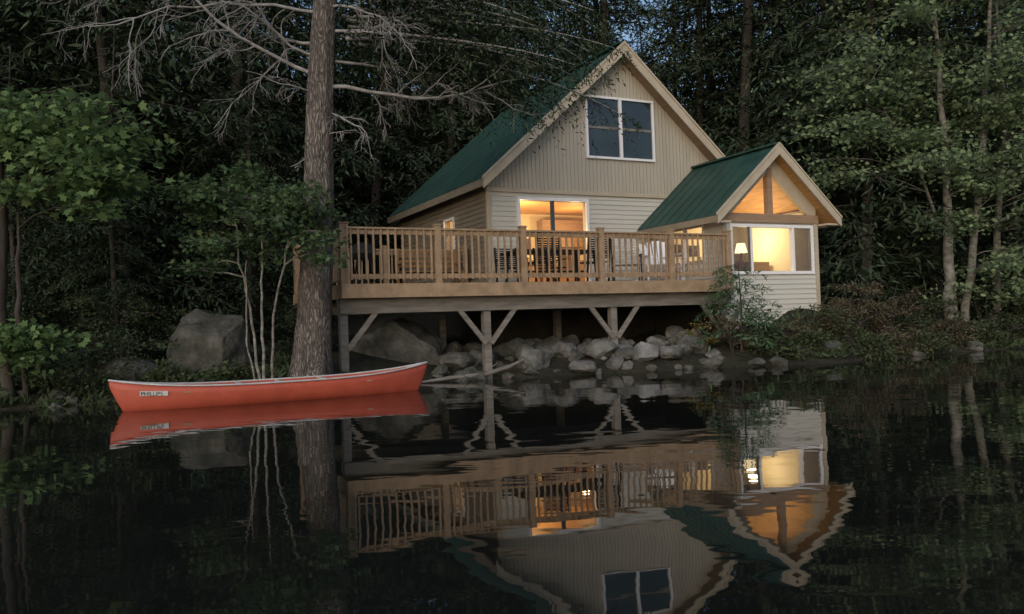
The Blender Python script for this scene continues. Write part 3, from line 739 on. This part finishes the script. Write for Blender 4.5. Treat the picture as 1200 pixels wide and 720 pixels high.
for i in range(200):
    x=r.uniform(7.8,15); zc=r.uniform(3.3,10.2)
    if x<9.2 and (zc<4.4 or zc>7.4): continue
    if zc<4.4 and r.random()<.5: continue
    pads.append((x,20.7+r.normal()*.8,zc,.75,.12,7))
for i in range(26): pads.append((r.uniform(11.0,15),21+r.normal()*.5,r.uniform(1.2,3.6),.6,.12,6))
padtree('shoreline_maple',tr,pads,'shore','birch',.135,T_LEAF,3,per=22,tilt=.8)
def shrub(name,x,y,rx,h,leafk,seed,n=16,size=.06,per=24,T=T_LEAF):
    r=np.random.default_rng(seed); z0=g(x,y); tr=[];pads=[]
    for i in range(6):
        a=r.random()*6.28; e=(x+math.cos(a)*rx*.6,y+math.sin(a)*rx*.4,z0+h*r.uniform(.6,1)); tr.append(([(x,y,z0-.1),((x+e[0])/2,(y+e[1])/2,z0+h*.55),e],[.012,.008,.003]))
    for i in range(n):
        a=r.random()*6.28;q=r.random()**.5; pads.append((x+math.cos(a)*rx*q,y+math.sin(a)*rx*.7*q,z0+h*(.08+.92*r.random())*(1-.35*q),rx*.28,.08,4))
    return padtree(name,tr,pads,leafk,'darkbark',size,T,seed,per=per,tilt=.7)
sp=[(7.9,19.3,.9,1.3,'shrubbrown'),(8.9,19.9,.9,1.5,'shrubbrown'),(9.8,20.5,.8,1.2,'shrub'),(6.6,18.4,.7,.75,'shrub'),(5.9,18.1,.6,.6,'shrubbrown'),(7.3,18.5,.6,.8,'shrubbrown'),
    (3.95,17.6,.35,.75,'shrubyellow'),(4.6,17.5,.6,.9,'shrubbrown'),(10.8,21.0,.8,1.0,'shrub'),(12.4,22,1.0,1.8,'shrub'),(13.8,22.6,1.1,1.9,'shrub'),(15,23,1.2,1.6,'shrub'),
    (5.4,17.35,.5,.5,'shrub'),(6.3,17.6,.5,.45,'shrub'),(7.6,18.1,.6,.5,'shrub'),(8.5,18.7,.6,.6,'shrubbrown'),(9.4,19.3,.6,.55,'shrub'),(10.3,19.9,.6,.6,'shrubbrown'),(11.3,20.4,.6,.6,'shrub'),(12.3,20.9,.7,.7,'shrub'),(13.4,21.4,.8,.7,'shrub'),(14.6,21.9,.8,.8,'shrub'),
    (-6.6,14.0,.7,1.0,'shrub'),(-7.6,13.6,.7,.9,'shrub'),(-9,13.6,.9,1.2,'shrub'),(-10.5,13.5,1.0,1.5,'shrub'),(-6.6,16.6,.9,1.4,'shrub'),(-7.5,15.6,1.0,1.6,'shrub'),(-4.3,17.0,.7,1.0,'shrub'),(-9.5,15.5,1.1,1.8,'shrub'),(-5.6,13.9,.4,.45,'shrub'),(-4.7,13.9,.4,.4,'shrub')]
for i,(x,y,rx,h,k) in enumerate(sp): shrub('shrub',x,y,rx,h,k,100+i,n=int(14*rx/.6),size=.06 if k!='shrub' else .07)
r=np.random.default_rng(77); Cs=[]
while len(Cs)<1500:
    x=r.uniform(-13,17); y=shore(x)+.05+3.2*r.random()**1.4; a,b_=local(x,y)
    if -.3<a<8.8 and -1.5<b_<9 : continue
    Cs.append((x,y,g(x,y)))
Cs=np.repeat(np.array(Cs),9,0); n_=len(Cs); Cs[:,:2]+=r.normal(size=(n_,2))*.07
U=np.stack([r.normal(size=n_)*.8,r.normal(size=n_)*.8,r.random(n_)*1.2+.2],-1)
ch=Chunks(); ch.leaf(leaves(Cs,U,r.normal(size=(n_,3))+np.array([0,-.5,1]),r.uniform(.07,.24,n_),T_NEEDLE*np.array([1,1.3])),0,r); ch.obj('ground_cover_plants',['shrub'])
r=np.random.default_rng(44); ch=Chunks(); bx,by=4.75,17.45; z0=g(bx,by)
ch.wood(np.array([(bx,by,z0-.1),(bx+.03,by,z0+.9),(bx,by,z0+1.9)]),[.03,.02,.006],6)
for i in range(38):
    t=i/38; V,P=bough(r,(bx,by,z0+.25+1.6*t),r.random()*6.28,1.05*(1-t*.7)+.1,.1,.3,step=.06); ch.leaf(V,1,r); ch.wood(P[::3],np.linspace(.008,.002,len(P[::3])),3)
ch.obj('hemlock_sapling',['darkbark','youngneedle'])
r=np.random.default_rng(9); n_=14
C=np.stack([r.uniform(-3.5,3.5,n_),r.uniform(3.2,9,n_),np.full(n_,.004)],-1)
ch=Chunks(); ch.leaf(leaves(C,np.stack([r.normal(size=n_),r.normal(size=n_),np.zeros(n_)],-1),np.tile([0,0,1.],(n_,1)),np.full(n_,.05),T_MAPLE),0); ch.obj('floating_leaves',['shrubbrown'])

# ------------------------------------------------------------------ light
w_=bpy.data.worlds.new('World'); scene.world=w_; w_.use_nodes=True
nt=w_.node_tree; nt.nodes.clear(); o=nt.nodes.new('ShaderNodeOutputWorld'); bg=nt.nodes.new('ShaderNodeBackground'); sky=nt.nodes.new('ShaderNodeTexSky')
sky.sky_type='NISHITA'; sky.sun_disc=False; sky.sun_elevation=R(20); sky.sun_rotation=R(195); sky.air_density=1.0; sky.dust_density=2; sky.ozone_density=1.6
bg.inputs[1].default_value=.145; nt.links.new(sky.outputs[0],bg.inputs[0]); nt.links.new(bg.outputs[0],o.inputs[0])
sl_=bpy.data.lights.new('sun','SUN'); sl_.energy=.85; sl_.angle=R(50); sl_.color=(.97,.98,1)
so=bpy.data.objects.new('sun',sl_); COL.objects.link(so)
az=R(195); el=R(42)
dv=Vector((math.sin(az)*math.cos(el),math.cos(az)*math.cos(el),math.sin(el)))
so.rotation_euler=dv.to_track_quat('Z','Y').to_euler()
# ------------------------------------------------------------------ camera
cam=bpy.data.cameras.new('camera'); cam.sensor_width=36; cam.lens=29.4; cam.clip_end=1000; cam.clip_start=.05
co=bpy.data.objects.new('camera',cam); COL.objects.link(co)
co.matrix_world=Matrix.Translation((0,0,1.05))@Matrix.Rotation(R(91.1),4,'X')@Matrix.Rotation(R(-2.0),4,'Z')
scene.camera=co
scene.view_settings.view_transform='Standard'; scene.view_settings.look='None'; scene.view_settings.exposure=0
